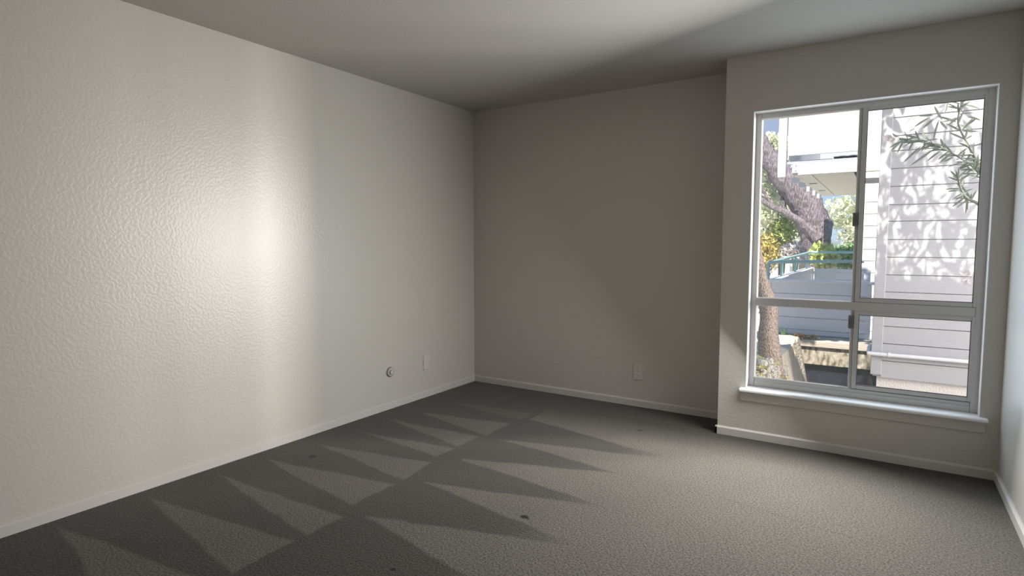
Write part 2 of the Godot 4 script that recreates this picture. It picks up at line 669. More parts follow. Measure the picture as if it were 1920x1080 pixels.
# ------------------------------------------------------------------ the window
func frame_mesh(x0: float, y0: float, x1: float, y1: float, z0: float, z1: float, w: float, bevel := 0.003) -> ArrayMesh:
	var st := begin()
	add_span(st, Vector3(x0, y0, z0), Vector3(x0 + w, y1, z1), bevel)
	add_span(st, Vector3(x1 - w, y0, z0), Vector3(x1, y1, z1), bevel)
	add_span(st, Vector3(x0 + w, y0, z0), Vector3(x1 - w, y0 + w, z1), bevel)
	add_span(st, Vector3(x0 + w, y1 - w, z0), Vector3(x1 - w, y1, z1), bevel)
	return st.commit()


func window() -> void:
	var o := Node3D.new()
	o.name = "window_1"
	add_child(o)
	o.set_meta("kind", "structure")
	o.set_meta("label", "white aluminium window of four panes, two fixed and two sliding")
	part("frame", frame_mesh(WL, WB, WR, WT, 0.19, 0.25, 0.036), M.alu, o)
	# sill rail in front of the lower track
	part("sill_rail", span(Vector3(WL + 0.036, WB, 0.21), Vector3(WR - 0.036, WB + 0.058, 0.245), 0.004), M.alu, o)
	part("middle_rail", span(Vector3(WL + 0.036, 0.862, 0.19), Vector3(WR - 0.036, 0.914, 0.252), 0.004), M.alu, o)
	part("mullion", span(Vector3(2.998, 0.914, 0.185), Vector3(3.028, WT - 0.03, 0.235), 0.003), M.alu, o)
	part("mullion", span(Vector3(2.998, WB + 0.05, 0.185), Vector3(3.028, 0.862, 0.235), 0.003), M.alu, o)
	var upper := part("sliding_sash", frame_mesh(3.016, 0.914, 3.600, 2.062, 0.222, 0.248, 0.026), M.alu, o)
	part("pane", span(Vector3(3.036, 0.934, 0.2365), Vector3(3.58, 2.042, 0.2395), 0.0), M.glass, upper)
	part("gasket", frame_mesh(3.040, 0.938, 3.576, 2.038, 0.2405, 0.2455, 0.005, 0.0), M.alu_dark, upper)
	var lower := part("sliding_sash", frame_mesh(3.016, 0.388, 3.600, 0.864, 0.222, 0.248, 0.026), M.alu, o)
	part("pane", span(Vector3(3.036, 0.408, 0.2365), Vector3(3.58, 0.844, 0.2395), 0.0), M.glass, lower)
	part("gasket", frame_mesh(3.040, 0.412, 3.576, 0.840, 0.2405, 0.2455, 0.005, 0.0), M.alu_dark, lower)
	for s in [[upper, 0.914, 2.064], [lower, 0.386, 0.866]]:
		part("seal", frame_mesh(3.0155, s[1] - 0.001, 3.6045, s[2] + 0.001, 0.226, 0.2465, 0.004, 0.0), M.alu_dark, s[0])
	part("fixed_pane", span(Vector3(2.45, 0.905, 0.205), Vector3(3.005, 2.065, 0.208), 0.0), M.glass, o)
	part("fixed_pane", span(Vector3(2.45, 0.375, 0.205), Vector3(3.005, 0.87, 0.208), 0.0), M.glass, o)
	for y in [1.407, 0.793]:
		var l := part("latch", span(Vector3(2.988, y - 0.040, 0.235), Vector3(3.014, y + 0.040, 0.258), 0.004), M.latch, o)
		l.set_meta("label", "dark grey pull latch")
		part("latch_lever", span(Vector3(3.000, y - 0.022, 0.256), Vector3(3.009, y + 0.022, 0.268), 0.003), M.alu_dark, l)
	var s := struct("trim_1", span(Vector3(WL - 0.035, WB - 0.022, 0.18), Vector3(WR + 0.035, WB, 0.372), 0.006), M.stool, "white wooden window sill that juts out under the panes")
	s.position = Vector3.ZERO
	struct("trim_2", span(Vector3(WL - 0.028, WB - 0.085, ZW - 0.01), Vector3(WR + 0.028, WB - 0.021, ZW + 0.012), 0.003), M.paint, "narrow painted apron board under the window sill")
	var rv := begin()
	for q in [[Vector3(WL - 0.001, WB, 0.25), Vector3(WL + 0.004, WT, ZW + 0.001)], [Vector3(WR - 0.004, WB, 0.25), Vector3(WR + 0.001, WT, ZW + 0.001)], [Vector3(WL, WT - 0.004, 0.25), Vector3(WR, WT + 0.001, ZW + 0.001)]]:
		add_span(rv, q[0], q[1], 0.0015)
	struct("trim_3", rv.commit(), M.stool, "white lining of the window opening")


func fittings() -> void:
	var o := thing("wall_outlet", "painted over duplex power outlet low on the shaded back wall", "outlet", Vector3(1.577, 0.266, 0.0))
	part("cover_plate", span(Vector3(-0.036, -0.058, 0), Vector3(0.036, 0.058, 0.006), 0.003), M.plate, o)
	for y in [-0.0195, 0.0195]:
		var st := begin()
		add_sweep(st, [Vector3(0, y, 0.005), Vector3(0, y, 0.0085)], [0.0165, 0.0165], 20)
		var r := part("receptacle", st.commit(), M.plate, o)
		for x in [-0.0065, 0.0065]:
			part("slot", span(Vector3(x - 0.0013, y - 0.002, 0.008), Vector3(x + 0.0013, y + 0.006, 0.0092), 0.0), M.slot, r)
		part("ground_hole", span(Vector3(-0.0025, y - 0.010, 0.008), Vector3(0.0025, y - 0.006, 0.0092), 0.001), M.slot, r)
	part("screw", sweep([Vector3(0, 0, 0.005), Vector3(0, 0, 0.0075)], [0.0032, 0.0026], 10), M.plate, o)
	var b := thing("blank_cover", "painted blank cover plate low on the long left wall near the corner", "cover plate", Vector3(0, 0.286, 0.67))
	part("cover_plate", span(Vector3(0, -0.058, -0.036), Vector3(0.0075, 0.058, 0.036), 0.003), M.plate, b)
	for y in [-0.042, 0.042]:
		part("screw", sweep([Vector3(0.0065, y, 0), Vector3(0.0088, y, 0)], [0.0034, 0.0028], 10), M.plate, b)
	var c := thing("round_outlet", "round white outlet cap low on the long wall beside the blank plate", "outlet", Vector3(0, 0.286, 1.088))
	part("flange", sweep([Vector3(0, 0, 0), Vector3(0.004, 0, 0), Vector3(0.010, 0, 0), Vector3(0.013, 0, 0)], [0.040, 0.040, 0.037, 0.031], 28), M.trim, c)
	part("boss", sweep([Vector3(0.012, 0, 0), Vector3(0.020, 0, 0), Vector3(0.023, 0, 0)], [0.022, 0.020, 0.015], 24), M.trim, c)


# ------------------------------------------------------------------ the court outside
func boards(o: Node3D, x0: float, x1: float, ys: Array, z: float, m: Material) -> void:
	# horizontal boards, the joints between them open; ys from bottom to top
	for i in ys.size() - 1:
		var h: float = ys[i + 1] - ys[i]
		var st := begin()
		# each board leans out a little at its foot, over the board below
		var a := Vector3(x0, 0.010, 0.030)
		var b := Vector3(x1, 0.010, 0.030)
		var c := Vector3(x1, h, 0.022)
		var d := Vector3(x0, h, 0.022)
		quad(st, a, b, c, d, Vector3(0, 0.05, 1).normalized())
		quad(st, Vector3(x0, 0.010, 0), Vector3(x1, 0.010, 0), b, a, Vector3.DOWN)
		quad(st, d, c, Vector3(x1, h, 0), Vector3(x0, h, 0), Vector3.UP)
		for e in [[x0, -1.0], [x1, 1.0]]:
			var x: float = e[0]
			quad(st, Vector3(x, 0.010, 0), Vector3(x, 0.010, 0.030), Vector3(x, h, 0.022), Vector3(x, h, 0), Vector3(e[1], 0, 0))
		part("siding_board", st.commit(), m, o, Vector3(0, ys[i], z))


func court() -> void:
	var g := begin()
	add_span(g, Vector3(-30, -1.5, -40), Vector3(30, -1.2, -0.15))
	struct("ground", g.commit(), M.soil, "bare soil of the court below the window")

	# the wing straight across, its wall dappled with leaf shade
	var a := thing("house_wing", "pale clapboard house wing across the court, dappled with leaf shade", "house", Vector3.ZERO)
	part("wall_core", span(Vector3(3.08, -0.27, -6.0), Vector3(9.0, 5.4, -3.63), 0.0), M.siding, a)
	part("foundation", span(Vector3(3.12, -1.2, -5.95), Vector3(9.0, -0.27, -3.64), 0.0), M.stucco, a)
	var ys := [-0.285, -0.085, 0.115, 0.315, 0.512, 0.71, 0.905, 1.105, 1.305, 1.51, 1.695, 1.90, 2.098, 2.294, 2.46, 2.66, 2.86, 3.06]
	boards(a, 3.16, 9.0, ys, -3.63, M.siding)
	part("corner_trim", span(Vector3(3.055, -0.25, -3.68), Vector3(3.163, 5.4, -3.596), 0.005), M.siding, a)
	var p := part("drain_pipe", sweep(curve([Vector3(3.03, -0.004, -4.1), Vector3(3.03, -0.004, -3.66), Vector3(3.045, -0.004, -3.585), Vector3(3.11, -0.004, -3.568), Vector3(4.0, -0.004, -3.568), Vector3(6.0, -0.004, -3.568)], [0.022, 0.022, 0.022, 0.022, 0.022, 0.022], 5)[0], curve([Vector3.ZERO, Vector3.ZERO, Vector3.ZERO, Vector3.ZERO, Vector3.ZERO, Vector3.ZERO], [0.022, 0.022, 0.022, 0.022, 0.022, 0.022], 5)[1], 10), M.pvc, a)
	p.set_meta("label", "white pipe strapped along the boards")
	for x in [3.22, 4.3]:
		part("pipe_strap", sweep([Vector3(x, -0.004, -3.568), Vector3(x + 0.022, -0.004, -3.568)], [0.029, 0.029], 12), M.pvc, p)

	# the house behind it
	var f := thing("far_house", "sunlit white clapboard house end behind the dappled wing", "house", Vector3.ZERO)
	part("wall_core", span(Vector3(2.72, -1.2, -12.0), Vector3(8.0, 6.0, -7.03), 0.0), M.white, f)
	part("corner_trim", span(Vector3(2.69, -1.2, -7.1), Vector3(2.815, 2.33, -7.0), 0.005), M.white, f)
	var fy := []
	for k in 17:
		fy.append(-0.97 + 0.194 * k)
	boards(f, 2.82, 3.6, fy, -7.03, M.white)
	part("belt_board", span(Vector3(2.69, 2.33, -7.1), Vector3(3.6, 2.43, -6.96), 0.006), M.white, f)
	part("window_casing", frame_mesh(2.79, 2.45, 3.10, 3.55, -7.05, -6.98, 0.05), M.white, f)
	part("window_casing", span(Vector3(2.84, 2.5, -7.06), Vector3(3.05, 3.3, -7.02), 0.004), M.white, f)

	# the raised walkway on its side
	var b := thing("balcony", "white boarded balcony with pale soffit and jutting joist ends", "balcony", Vector3(1.635, 2.2, -6.0))
	var at := -b.position
	part("corner_post", span(Vector3(1.635, 2.32, -6.05), Vector3(1.752, 4.6, -5.95), 0.005), M.white, b, at)
	part("parapet_panel", span(Vector3(1.775, 2.655, -6.03), Vector3(2.78, 4.4, -5.99), 0.004), M.white, b, at)
	part("deck_edge", span(Vector3(1.76, 2.515, -6.06), Vector3(2.78, 2.56, -6.0), 0.004), M.deck, b, at)
	part("deck_boards", span(Vector3(1.84, 2.49, -10.8), Vector3(2.68, 2.54, -6.06), 0.0), M.deck, b, at)
	part("front_beam", span(Vector3(1.86, 2.345, -6.05), Vector3(2.78, 2.515, -5.985), 0.005), M.white, b, at)
	part("beam_bracket", span(Vector3(1.845, 2.375, -5.99), Vector3(1.93, 2.52, -5.96), 0.006), M.white, b, at)
	for y in [2.41, 2.49]:
		part("bolt", sweep([Vector3(1.90, y, -5.962), Vector3(1.90, y, -5.95)], [0.009, 0.007], 8), M.alu_dark, b, at)
	part("side_beam", span(Vector3(1.85, 2.352, -10.8), Vector3(1.90, 2.515, -6.05), 0.004), M.soffit, b, at)
	part("soffit_panel", span(Vector3(1.90, 2.350, -10.85), Vector3(2.105, 2.37, -6.05), 0.003), M.soffit, b, at)
	part("soffit_panel", span(Vector3(2.118, 2.350, -10.85), Vector3(2.68, 2.37, -6.05), 0.003), M.soffit, b, at)
	for z in [-6.57, -7.43, -8.45, -9.5, -10.4]:
		part("joist_end", span(Vector3(1.765, 2.275, z - 0.12), Vector3(1.868, 2.372, z), 0.004), M.white, b, at)
	part("back_panel", span(Vector3(1.79, 2.54, -10.85), Vector3(2.68, 4.4, -10.80), 0.004), M.deck, b, at)
	part("side_panel", span(Vector3(1.76, 2.60, -10.8), Vector3(1.79, 4.4, -6.06), 0.004), M.white, b, at)
	for z in [-7.6, -9.2]:
		part("soffit_clip", span(Vector3(1.93, 2.335, z), Vector3(2.05, 2.351, z + 0.05), 0.003), M.deck, b, at)
	var tr := thing("tray", "reddish tray lying on the balcony deck under the white panel", "tray", Vector3(2.16, 2.54, -6.35))
	part("tray_body", span(Vector3(-0.22, 0, -0.1), Vector3(0.22, 0.05, 0.1), 0.01), M.tray, tr)
	part("tray_rim", frame_mesh(-0.23, 0.045, 0.23, 0.06, -0.1, 0.1, 0.014, 0.002), M.white, tr)
	var which := ["next to the reddish tray", "second from the tray", "middle of the row", "second from the next house", "closest to the next house"]
	for k in 5:
		var tub := thing("plant_tub", "small dark tub with a pale rim on the balcony deck, " + which[k], "tub", Vector3(2.43 + 0.075 * k, 2.54, -6.35 + 0.04 * (k % 2)), "tubs on the balcony deck")
		part("tub_body", sweep([Vector3(0, 0, 0), Vector3(0, 0.085, 0)], [0.032, 0.04], 12), M.dark, tub)
		part("tub_rim", sweep([Vector3(0, 0.085, 0), Vector3(0, 0.098, 0)], [0.044, 0.044], 12), M.pvc, tub)

	# boarded stair enclosure below the balcony
	var s := thing("stair_enclosure", "blue grey boarded stair enclosure with a pale cap", "stair wall", Vector3.ZERO)
	var sy := [-0.164, -0.083, 0.108, 0.292, 0.475, 0.655]
	part("front_core", span(Vector3(1.57, -0.164, -5.95), Vector3(2.99, 0.655, -5.815), 0.0), M.greyboard, s)
	boards(s, 1.63, 2.985, sy, -5.815, M.greyboard)
	part("corner_board", span(Vector3(1.555, -0.164, -5.86), Vector3(1.625, 0.655, -5.788), 0.004), M.greyboard, s)
	part("corner_board", span(Vector3(2.925, -0.164, -5.86), Vector3(2.995, 0.655, -5.788), 0.004), M.greyboard, s)
	part("cap", span(Vector3(1.53, 0.655, -5.98), Vector3(3.03, 0.695, -5.765), 0.005), M.greycap, s)
	part("side_wall", span(Vector3(1.56, -0.164, -11.5), Vector3(1.66, 0.65, -5.95), 0.004), M.white, s)
	part("side_cap", span(Vector3(1.53, 0.65, -11.5), Vector3(1.69, 0.69, -5.98), 0.005), M.white, s)
	boards(s, 1.66, 2.70, [-0.164, 0.02, 0.21, 0.40, 0.60], -11.5, M.greycap)
	part("back_core", span(Vector3(1.56, -0.164, -11.6), Vector3(2.72, 0.60, -11.5), 0.0), M.greycap, s)
	part("back_cap", span(Vector3(1.53, 0.60, -11.62), Vector3(2.72, 0.66, -11.42), 0.005), M.white, s)
	var ipn := part("inner_panel", span(Vector3(1.93, -0.164, -9.1), Vector3(2.32, 0.76, -9.0), 0.005), M.white, s)
	ipn.rotation.y = 0.0
	var nw := begin()
	add_span(nw, Vector3(2.80, 0.655, -6.16), Vector3(2.965, 0.86, -6.06), 0.004)
	for k in 8:
		var a0 := PI * 0.5 * k / 8.0
		var a1 := PI * 0.5 * (k + 1) / 8.0
		var ctr := Vector3(2.845, 0.86, 0)
		var p0 := ctr + Vector3(cos(a0), sin(a0), 0) * 0.12
		var p1 := ctr + Vector3(cos(a1), sin(a1), 0) * 0.12
		for zz in [[-6.06, 1.0], [-6.16, -1.0]]:
			var dz := Vector3(0, 0, zz[0])
			tri(nw, ctr + dz, p0 + dz, p1 + dz, Vector3(0, 0, zz[1]))
		quad(nw, p0 + Vector3(0, 0, -6.06), p1 + Vector3(0, 0, -6.06), p1 + Vector3(0, 0, -6.16), p0 + Vector3(0, 0, -6.16), (p0 + p1 - ctr * 2.0).normalized())
	add_span(nw, Vector3(2.80, 0.86, -6.16), Vector3(2.846, 0.98, -6.06), 0.0)
	part("newel", nw.commit(), M.greyboard, s)

	var h := thing("handrail", "teal metal handrail around the boarded stair enclosure", "handrail", Vector3(1.57, 0.69, -5.87))
	var hr := -h.position
	part("front_rail", sweep(curve([Vector3(1.56, 0.70, -5.87), Vector3(1.56, 0.93, -5.87), Vector3(1.60, 0.965, -5.87), Vector3(2.2, 0.985, -5.87), Vector3(2.88, 1.0, -5.87)], [0.026, 0.026, 0.026, 0.026, 0.026], 4)[0], curve([Vector3.ZERO, Vector3.ZERO, Vector3.ZERO, Vector3.ZERO, Vector3.ZERO], [0.026, 0.026, 0.026, 0.026, 0.026], 4)[1], 10), M.teal, h, hr)
	part("side_rail", sweep([Vector3(1.585, 0.96, -5.87), Vector3(1.60, 1.06, -11.45)], [0.026, 0.026], 10), M.teal, h, hr)
	part("back_rail", sweep([Vector3(1.60, 1.06, -11.45), Vector3(2.70, 1.06, -11.45)], [0.03, 0.03], 10), M.teal, h, hr)
	for z in [-7.0, -8.8, -10.8]:
		part("post", sweep([Vector3(1.60, 0.69, z), Vector3(1.60, 0.98 + 0.018 * (-5.87 - z), z)], [0.024, 0.024], 10), M.teal, h, hr)

	# concrete below it
	var r := thing("retaining_wall", "stained concrete retaining wall with a dark streaked face under its lip", "retaining wall", Vector3(0, -1.2, -5.5))
	var rp := -r.position
	part("ledge", span(Vector3(0.8, -0.262, -5.86), Vector3(3.10, -0.165, -5.28), 0.01), M.timber, r, rp)
	part("wall_face", span(Vector3(0.8, -0.53, -5.9), Vector3(3.12, -0.262, -5.33), 0.008), M.concrete, r, rp)
	part("dark_face", span(Vector3(1.0, -1.2, -5.9), Vector3(3.12, -0.53, -5.42), 0.004), M.dark, r, rp)  # near-black streaked face below the concrete


# ------------------------------------------------------------------ plants
func garden() -> void:
	var bump := FastNoiseLite.new()
	bump.seed = 3
	bump.frequency = 5.0
	bump.fractal_octaves = 2
	var leaf := leaf_mesh(0.15, 0.03)
	var broad := leaf_mesh(0.16, 0.085)

	# slender trunk close to the window, its crown, out of view above, is placed to shade the stair enclosure
	var t := thing("garden_tree", "slender mottled tree trunk with a flared foot beside the window frame", "tree", Vector3(2.0, -1.2, -3.2))
	var tp := -t.position
	var c := curve([Vector3(2.02, -1.2, -3.2), Vector3(2.03, -0.5, -3.2), Vector3(2.02, -0.1, -3.2), Vector3(1.995, 0.2, -3.2), Vector3(1.985, 0.5, -3.2), Vector3(1.90, 0.85, -3.2), Vector3(1.84, 1.15, -3.2), Vector3(1.62, 2.2, -3.1), Vector3(1.6, 3.4, -2.8), Vector3(2.0, 4.5, -2.5)], [0.26, 0.19, 0.13, 0.105, 0.092, 0.082, 0.078, 0.07, 0.055, 0.03], 6)
	part("trunk", sweep(c[0], c[1], 20, 0.35, bump), M.bark2, t, tp)
	var crown := cloud(Vector3(2.2, 4.55, -2.45), Vector3(1.05, 0.72, 0.6), 1500, 0.9, 1.5)
	var cr := scatter("foliage", broad, M.leaf_dark, t, crown)
	cr.position = tp
	# bank of soil that the trunk stands in, with stones lying on it
	var bank := begin()
	var hgt := func(x: float, z: float) -> float:
		return -1.22 + 1.12 * smoothstep(2.38, 2.10, x + 0.05 * bump.get_noise_2d(x * 0.6, z * 0.6)) * smoothstep(-0.6, -2.6, z) + 0.05 * bump.get_noise_2d(x, z)
	var cell := 0.12
	for iz in 32:
		for ix in 38:
			var q: Array[Vector3] = []
			for e in [[0, 0], [1, 0], [1, 1], [0, 1]]:
				var x: float = -1.6 + (ix + e[0]) * cell
				var z: float = -5.25 + (iz + e[1]) * cell
				q.append(Vector3(x, hgt.call(x, z), z))
			for w in [[0, 1, 2], [0, 2, 3]]:
				var n := (q[w[1]] - q[w[0]]).cross(q[w[2]] - q[w[0]]).normalized()
				tri(bank, q[w[0]], q[w[1]], q[w[2]], n if n.y > 0.0 else -n)
	struct("ground_bank", bank.commit(), M.soil, "earth bank around the foot of the mottled trunk")
	var laid := []
	for i in 120:
		var rr := rng.randf_range(0.022, 0.06)
		var rx := 2.02 + rng.randf_range(-0.14, 0.36)
		var rz := rng.randf_range(-3.05, -2.40)
		var free := Vector2(rx - 2.02, rz + 3.2).length() > 0.20 + rr
		for w in laid:
			free = free and Vector2(rx - w.x, rz - w.y).length() > (rr + w.z) * 1.25
		if not free:
			continue
		laid.append(Vector3(rx, rz, rr))
		var o := part("rock", rock_mesh(Vector3(rr * 1.2, rr * 0.8, rr), 40 + i), M.rock, self, Vector3(rx, hgt.call(rx, rz) + rr * 0.35, rz))
		o.name = numbered("rock")
		tag(o, "pale lumpy rock on the bank at the foot of the mottled trunk", "rock", "rocks at the foot of the mottled trunk")

	var pebbles := []
	var litter := []
	for i in 3600:
		var rx := 1.85 + sqrt(rng.randf()) * 0.62
		var rz := rng.randf_range(-3.4, -1.3)
		pebbles.append(Transform3D(Basis.from_euler(Vector3(rng.randf() * 6.0, rng.randf() * 6.0, 0)).scaled(Vector3.ONE * rng.randf_range(0.4, 1.3)), Vector3(rx, hgt.call(rx, rz), rz)))
		if i % 4 == 0:
			litter.append(Transform3D(Basis.from_euler(Vector3(rng.randf_range(-2.2, -0.6), rng.randf() * 6.0, 0)).scaled(Vector3.ONE * rng.randf_range(0.25, 0.5)), Vector3(rx, hgt.call(rx, rz) + 0.02, rz)))
	tag(scatter("pebbles", rock_mesh(Vector3(0.02, 0.014, 0.018), 99), M.rock, self, pebbles), "pale pebbles strewn over the earth bank", "pebbles")
	tag(scatter("leaf_litter", broad, M.leaf_yellow, self, litter), "yellowish leaf litter between the pebbles on the bank", "leaves")

	# big leaning tree beyond the stair
	var l := thing("leaning_tree", "thick leaning tree trunk with furrowed grey bark beyond the stair enclosure", "tree", Vector3(2.1, -1.2, -13.0))
	var lp := -l.position
	var k := (13.0 + 4.275) / 15.275                # measured at z = -11, set back to z = -13
	var E := Vector3(3.1726, 1.263, 4.2752)
	var at := func(x: float, y: float) -> Vector3: return E + (Vector3(x, y, -11.0) - E) * k
	c = curve([at.call(1.78, -0.6), at.call(1.80, 0.9), at.call(1.80, 1.2), at.call(1.745, 1.5), at.call(1.58, 2.05), at.call(1.15, 2.65), at.call(0.8, 3.1), at.call(0.4, 3.8), at.call(-0.1, 4.6)], [0.32, 0.23, 0.30, 0.36, 0.36, 0.30, 0.26, 0.22, 0.16], 8)
	bump.frequency = 3.5
	part("trunk", sweep(c[0], c[1], 26, 0.45, bump), M.bark, l, lp)
	c = curve([at.call(1.82, 1.35), at.call(1.62, 1.60), at.call(1.40, 1.80), at.call(1.05, 2.03), at.call(0.78, 2.16), at.call(0.45, 2.42), at.call(0.1, 2.6)], [0.13, 0.13, 0.11, 0.09, 0.075, 0.06, 0.04], 6)
	for i in c[0].size():
		c[0][i] += Vector3(0, 0, 0.30)
	part("branch", sweep(c[0], c[1], 14, 0.4, bump), M.bark, l, lp)
	c = curve([at.call(1.05, 2.03), at.call(1.02, 2.3), at.call(0.98, 2.6), at.call(0.8, 3.0)], [0.07, 0.06, 0.055, 0.04], 5)
	part("branch", sweep(c[0], c[1], 12, 0.4, bump), M.bark, l, lp)
	c = curve([at.call(0.78, 2.18), at.call(0.55, 2.6), at.call(0.35, 2.95)], [0.05, 0.04, 0.03], 5)
	part("branch", sweep(c[0], c[1], 10, 0.4, bump), M.bark, l, lp)
	var lf := []
	for q in [[0.75, 3.15, 0.42], [0.55, 2.75, 0.35], [0.62, 2.35, 0.32], [0.95, 3.6, 0.35], [0.62, 3.75, 0.25], [0.4, 3.3, 0.4], [0.6, 1.95, 0.3]]:
		lf += cloud(at.call(q[0], q[1]) + Vector3(0, 0, -0.5), Vector3.ONE * q[2], 260, 0.7, 1.1)
	var lfo := scatter("foliage", broad, M.leaf_pale, l, lf)
	lfo.position = lp

	shrub("lime_shrub", "lime green shrub lit by the sun behind the leaning trunk", at.call(0.93, 1.62) + Vector3(0, 0, -0.8), Vector3(0.42, 0.55, 0.35), 700, M.leaf_lime)
	shrub("yellow_shrub", "yellow leaved shrub beside the mottled trunk past the teal handrail", at.call(0.62, 1.05) + Vector3(0, 0, -0.4), Vector3(0.35, 0.55, 0.35), 700, M.leaf_yellow)
	shrub("blossom_shrub", "pale pinkish blossoming shrub at the foot of the leaning trunk", at.call(1.20, 1.02) + Vector3(0, 0, -0.6), Vector3(0.45, 0.28, 0.35), 520, M.petal)
	shrub("hedge", "clipped bright green hedge behind the stair enclosure under the balcony", at.call(2.38, 0.96) + Vector3(0, 0, -0.6), Vector3(0.62, 0.30, 0.4), 1100, M.leaf_green)
	shrub("low_shrub", "small yellow green shrub in front of the leaning trunk's foot", at.call(1.99, 0.98) + Vector3(0, 0, 0.9), Vector3(0.34, 0.30, 0.3), 500, M.leaf_lime)
	tree_far("shade_tree", "pale leaved tree growing past the balcony behind the hedge", Vector3(2.55, -1.2, -16.5), [[1.9, 2.2, 0.55], [2.5, 2.6, 0.65], [3.0, 1.9, 0.6], [2.3, 1.6, 0.5], [2.85, 2.9, 0.5]], M.leaf_pale)
	tree_far("olive_tree", "loose olive green tree behind the leaning trunk's branches", Vector3(-0.5, -1.2, -18.0), [[-0.6, 2.3, 0.8], [0.2, 1.7, 0.7], [-0.3, 3.3, 0.7], [0.4, 2.7, 0.6], [-0.9, 1.4, 0.7], [-0.2, 0.9, 0.7]], M.leaf_pale)

	# roof far off
	var fr := thing("roofed_building", "slate blue roof corner seen between leaves at the balcony post", "building", Vector3(-1.5, -1.2, -22.0))
	var st := begin()
	add_span(st, Vector3(-1.4, 0, -3), Vector3(1.3, 6.4, 0))
	part("wall", st.commit(), M.white, fr)
	st = begin()
	for z in [0.4, -3.2]:
		tri(st, Vector3(-2.0, 6.4, z), Vector3(1.9, 6.4, z), Vector3(0.9, 8.6, z), Vector3(0, 0, signf(z)))
	quad(st, Vector3(-2.0, 6.4, 0.4), Vector3(0.9, 8.6, 0.4), Vector3(0.9, 8.6, -3.2), Vector3(-2.0, 6.4, -3.2), Vector3(-0.6, 0.8, 0))
	quad(st, Vector3(1.9, 6.4, 0.4), Vector3(0.9, 8.6, 0.4), Vector3(0.9, 8.6, -3.2), Vector3(1.9, 6.4, -3.2), Vector3(0.9, 0.4, 0))
	quad(st, Vector3(-2.0, 6.4, 0.4), Vector3(1.9, 6.4, 0.4), Vector3(1.9, 6.4, -3.2), Vector3(-2.0, 6.4, -3.2), Vector3.DOWN)
	part("roof", st.commit(), M.roof, fr)

	# grass and dry leaves on the ledge
	var gt := thing("grass_tuft", "small green grass tuft on the concrete ledge beside the trunk", "grass", Vector3(1.87, -0.165, -5.4))
	for i in 11:
		var m := leaf_mesh(rng.randf_range(0.10, 0.19), 0.012, 0.3)
		var bl := part("blade", m, M.leaf_green, gt)
		bl.rotation = Vector3(rng.randf_range(-0.5, 0.5), rng.randf_range(0, TAU), rng.randf_range(-0.6, 0.6))
	var dry := []
	for i in 90:
		dry.append(Transform3D(Basis.from_euler(Vector3(-PI / 2 + rng.randf_range(-0.5, 0.5), rng.randf_range(0, TAU), 0)).scaled(Vector3.ONE * rng.randf_range(0.35, 0.6)), Vector3(2.02 + absf(rng.randfn()) * 0.15, -0.15 + rng.randf() * 0.03, -5.45 + rng.randfn() * 0.07)))
	var dl := scatter("fallen_leaves", broad, M.leaf_dry, self, dry)
	tag(dl, "heap of dry orange leaves on the concrete ledge", "leaves")

	oleander(leaf)


func shrub(called: String, label: String, c: Vector3, r: Vector3, n: int, m: Material) -> void:
	var o := thing(called, label, "shrub", Vector3(c.x, -1.2, c.z))
	var st := begin()
	for i in 5:
		var tip := c + Vector3(rng.randf_range(-0.6, 0.6) * r.x, r.y * 0.5, rng.randf_range(-0.5, 0.5) * r.z) - o.position
		add_sweep(st, [Vector3(0, 0, 0), tip * Vector3(0.4, 0.6, 0.4), tip], [0.03, 0.02, 0.008], 6)
	part("stems", st.commit(), M.stem, o)
	var f := scatter("foliage", leaf_mesh(0.12, 0.07), m, o, cloud(c, r, n))
	f.position = -o.position


func tree_far(called: String, label: String, foot: Vector3, blobs: Array, m: Material) -> void:
	var o := thing(called, label, "tree", foot)
	var st := begin()
	var w := []
	for b in blobs:
		var p := Vector3(b[0], b[1], foot.z)
		w += cloud(p, Vector3.ONE * b[2], 420, 0.8, 1.3)
		var d := p - foot
		add_sweep(st, [Vector3(0, 1.0, 0), Vector3(d.x * 0.35, d.y * 0.6, 0), d], [0.10, 0.06, 0.015], 8)
	add_sweep(st, [Vector3.ZERO, Vector3(0, 1.1, 0)], [0.13, 0.10], 10)
	part("trunk", st.commit(), M.bark, o)
	var f := scatter("foliage", leaf_mesh(0.15, 0.085), m, o, w)
	f.position = -foot


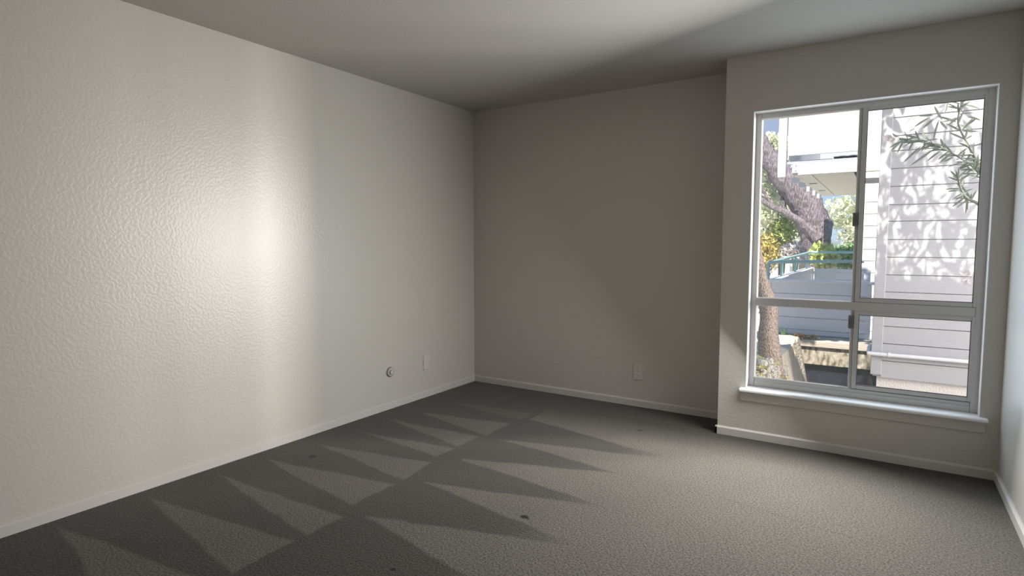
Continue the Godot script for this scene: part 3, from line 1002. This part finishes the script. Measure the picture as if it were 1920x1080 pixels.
func oleander(leaf: Mesh) -> void:
	var o := thing("oleander", "oleander with long narrow leaves in front of the dappled boards", "shrub", Vector3(4.3, -1.2, -1.5))
	var op := -o.position
	for b in [
		[[4.3, -1.2, -1.5], [4.15, 0.6, -1.5], [3.95, 1.5, -1.5], [3.74, 1.80, -1.5], [3.649, 1.904, -1.5], [3.515, 2.007, -1.5], [3.385, 2.083, -1.5], [3.218, 2.094, -1.5]],
		[[3.95, 1.5, -1.5], [3.76, 1.80, -1.5], [3.722, 1.898, -1.5], [3.595, 2.192, -1.5], [3.60, 2.40, -1.5], [3.5, 2.9, -1.6], [3.3, 3.6, -1.8]],
		[[4.1, 0.9, -1.5], [3.8, 1.5, -1.5], [3.662, 1.626, -1.5], [3.608, 1.772, -1.5]]]:
		var pts := []
		var rad := []
		for i in b.size():
			pts.append(Vector3(b[i][0], b[i][1], b[i][2]))
			rad.append(lerpf(0.016, 0.0035, clampf(float(i) / 4.0, 0.0, 1.0)))
		var c := curve(pts, rad, 5)
		part("branch", sweep(c[0], c[1], 7), M.stem, o, op)
		for i in range(8, c[0].size()):
			var q: Vector3 = c[0][i]
			for e in 3:
				var sprig := part("leaf", leaf, M.leaf_oleander, o, q + op)
				var dir: Vector3 = (c[0][mini(i + 1, c[0].size() - 1)] - c[0][i - 1]).normalized() * 0.5 + Vector3(rng.randfn() * 0.6, rng.randfn() * 0.45 - 0.1, rng.randfn() * 0.6)
				dir = dir.normalized()
				var sx := dir.cross(Vector3(rng.randfn() * 0.5, 0.4, 1.0)).normalized()
				sprig.basis = Basis(sx, dir, sx.cross(dir)).scaled_local(Vector3(0.5, rng.randf_range(0.5, 0.85), 0.5))
	var L := PackedFloat32Array([
		3.518,2.015,-1.560,3.493,2.122,-1.632, 3.393,2.088,-1.512,3.357,2.175,-1.440, 3.440,2.077,-1.464,3.458,2.226,-1.410,
		3.367,2.053,-1.548,3.247,1.927,-1.512, 3.445,2.013,-1.500,3.299,1.894,-1.482, 3.485,1.987,-1.452,3.404,1.925,-1.452,
		3.387,2.084,-1.536,3.218,2.098,-1.554, 3.305,2.093,-1.488,3.187,2.136,-1.524, 3.339,2.100,-1.440,3.237,2.153,-1.494,
		3.649,1.949,-1.524,3.530,1.972,-1.596, 3.630,1.969,-1.476,3.583,2.005,-1.404, 3.600,2.202,-1.560,3.618,2.299,-1.506,
		3.582,2.213,-1.512,3.460,2.271,-1.476, 3.644,2.239,-1.464,3.728,2.205,-1.446, 3.435,2.287,-1.548,3.342,2.298,-1.548,
		3.406,2.264,-1.500,3.309,2.210,-1.518, 3.432,2.244,-1.452,3.366,2.181,-1.488, 3.493,2.244,-1.536,3.434,2.372,-1.590,
		3.628,2.335,-1.488,3.735,2.311,-1.560, 3.499,2.276,-1.440,3.518,2.342,-1.368, 3.634,1.680,-1.524,3.555,1.680,-1.470,
		3.652,1.634,-1.476,3.603,1.612,-1.440, 3.666,1.656,-1.560,3.713,1.618,-1.542, 3.716,1.908,-1.512,3.669,1.929,-1.512,
		3.712,1.895,-1.464,3.698,1.823,-1.482, 3.640,1.902,-1.548,3.587,1.918,-1.584, 3.609,1.747,-1.500,3.679,1.655,-1.554,
		3.592,2.176,-1.452,3.565,2.158,-1.524, 3.387,2.084,-1.536,3.310,2.132,-1.464, 3.428,2.056,-1.488,3.357,2.004,-1.434,
		3.554,1.963,-1.440,3.486,1.897,-1.404, 3.592,2.314,-1.524,3.528,2.343,-1.506, 3.594,2.313,-1.476,3.646,2.355,-1.476,
		3.590,2.254,-1.560,3.544,2.237,-1.578, 3.701,1.818,-1.512,3.647,1.893,-1.548, 3.721,1.845,-1.464,3.743,1.783,-1.518,
		3.317,2.196,-1.548,3.268,2.187,-1.620, 3.573,1.943,-1.500,3.515,1.906,-1.428, 3.475,2.223,-1.452,3.515,2.151,-1.398,
		3.710,2.236,-1.536,3.656,2.186,-1.500])
	for i in L.size() / 6:
		var a := Vector3(L[i * 6], L[i * 6 + 1], L[i * 6 + 2])
		var b := Vector3(L[i * 6 + 3], L[i * 6 + 4], L[i * 6 + 5])
		var lf := part("leaf", leaf, M.leaf_oleander, o, a + op)
		var y := (b - a).normalized()
		var x := y.cross(Vector3(sin(i * 2.1) * 0.7, 0.35, 1.0)).normalized()
		lf.basis = Basis(x, y, x.cross(y)).scaled_local(Vector3(0.6, (b - a).length() / 0.15, 0.6))
	for fpos in [Vector3(3.15, 2.11, -1.42), Vector3(3.709, 1.0, -1.42)]:
		for i in 9:
			var pt := part("petal", leaf_mesh(0.05, 0.042, 0.4), M.petal, o, fpos + op + Vector3(rng.randfn(), rng.randfn(), rng.randfn()) * 0.018)
			pt.rotation = Vector3(rng.randf_range(-1, 1), rng.randf_range(-1, 1), rng.randf_range(0, TAU))
	# out-of-view crown above the frame, its leaves placed to dapple the boards
	var w := []
	for i in 1500:
		var p := Vector3(rng.randf_range(2.95, 5.0), rng.randf_range(2.85, 5.2), -1.4 + rng.randf_range(-0.3, 0.3))
		var b := Basis.from_euler(Vector3(rng.randf_range(-0.6, 0.6), rng.randf_range(-1.2, 1.2), PI + rng.randf_range(-0.9, 0.9)))
		w.append(Transform3D(b.scaled(Vector3.ONE * rng.randf_range(1.1, 1.9)), p))
	var f := scatter("foliage", leaf, M.leaf_oleander, o, w)
	f.position = op
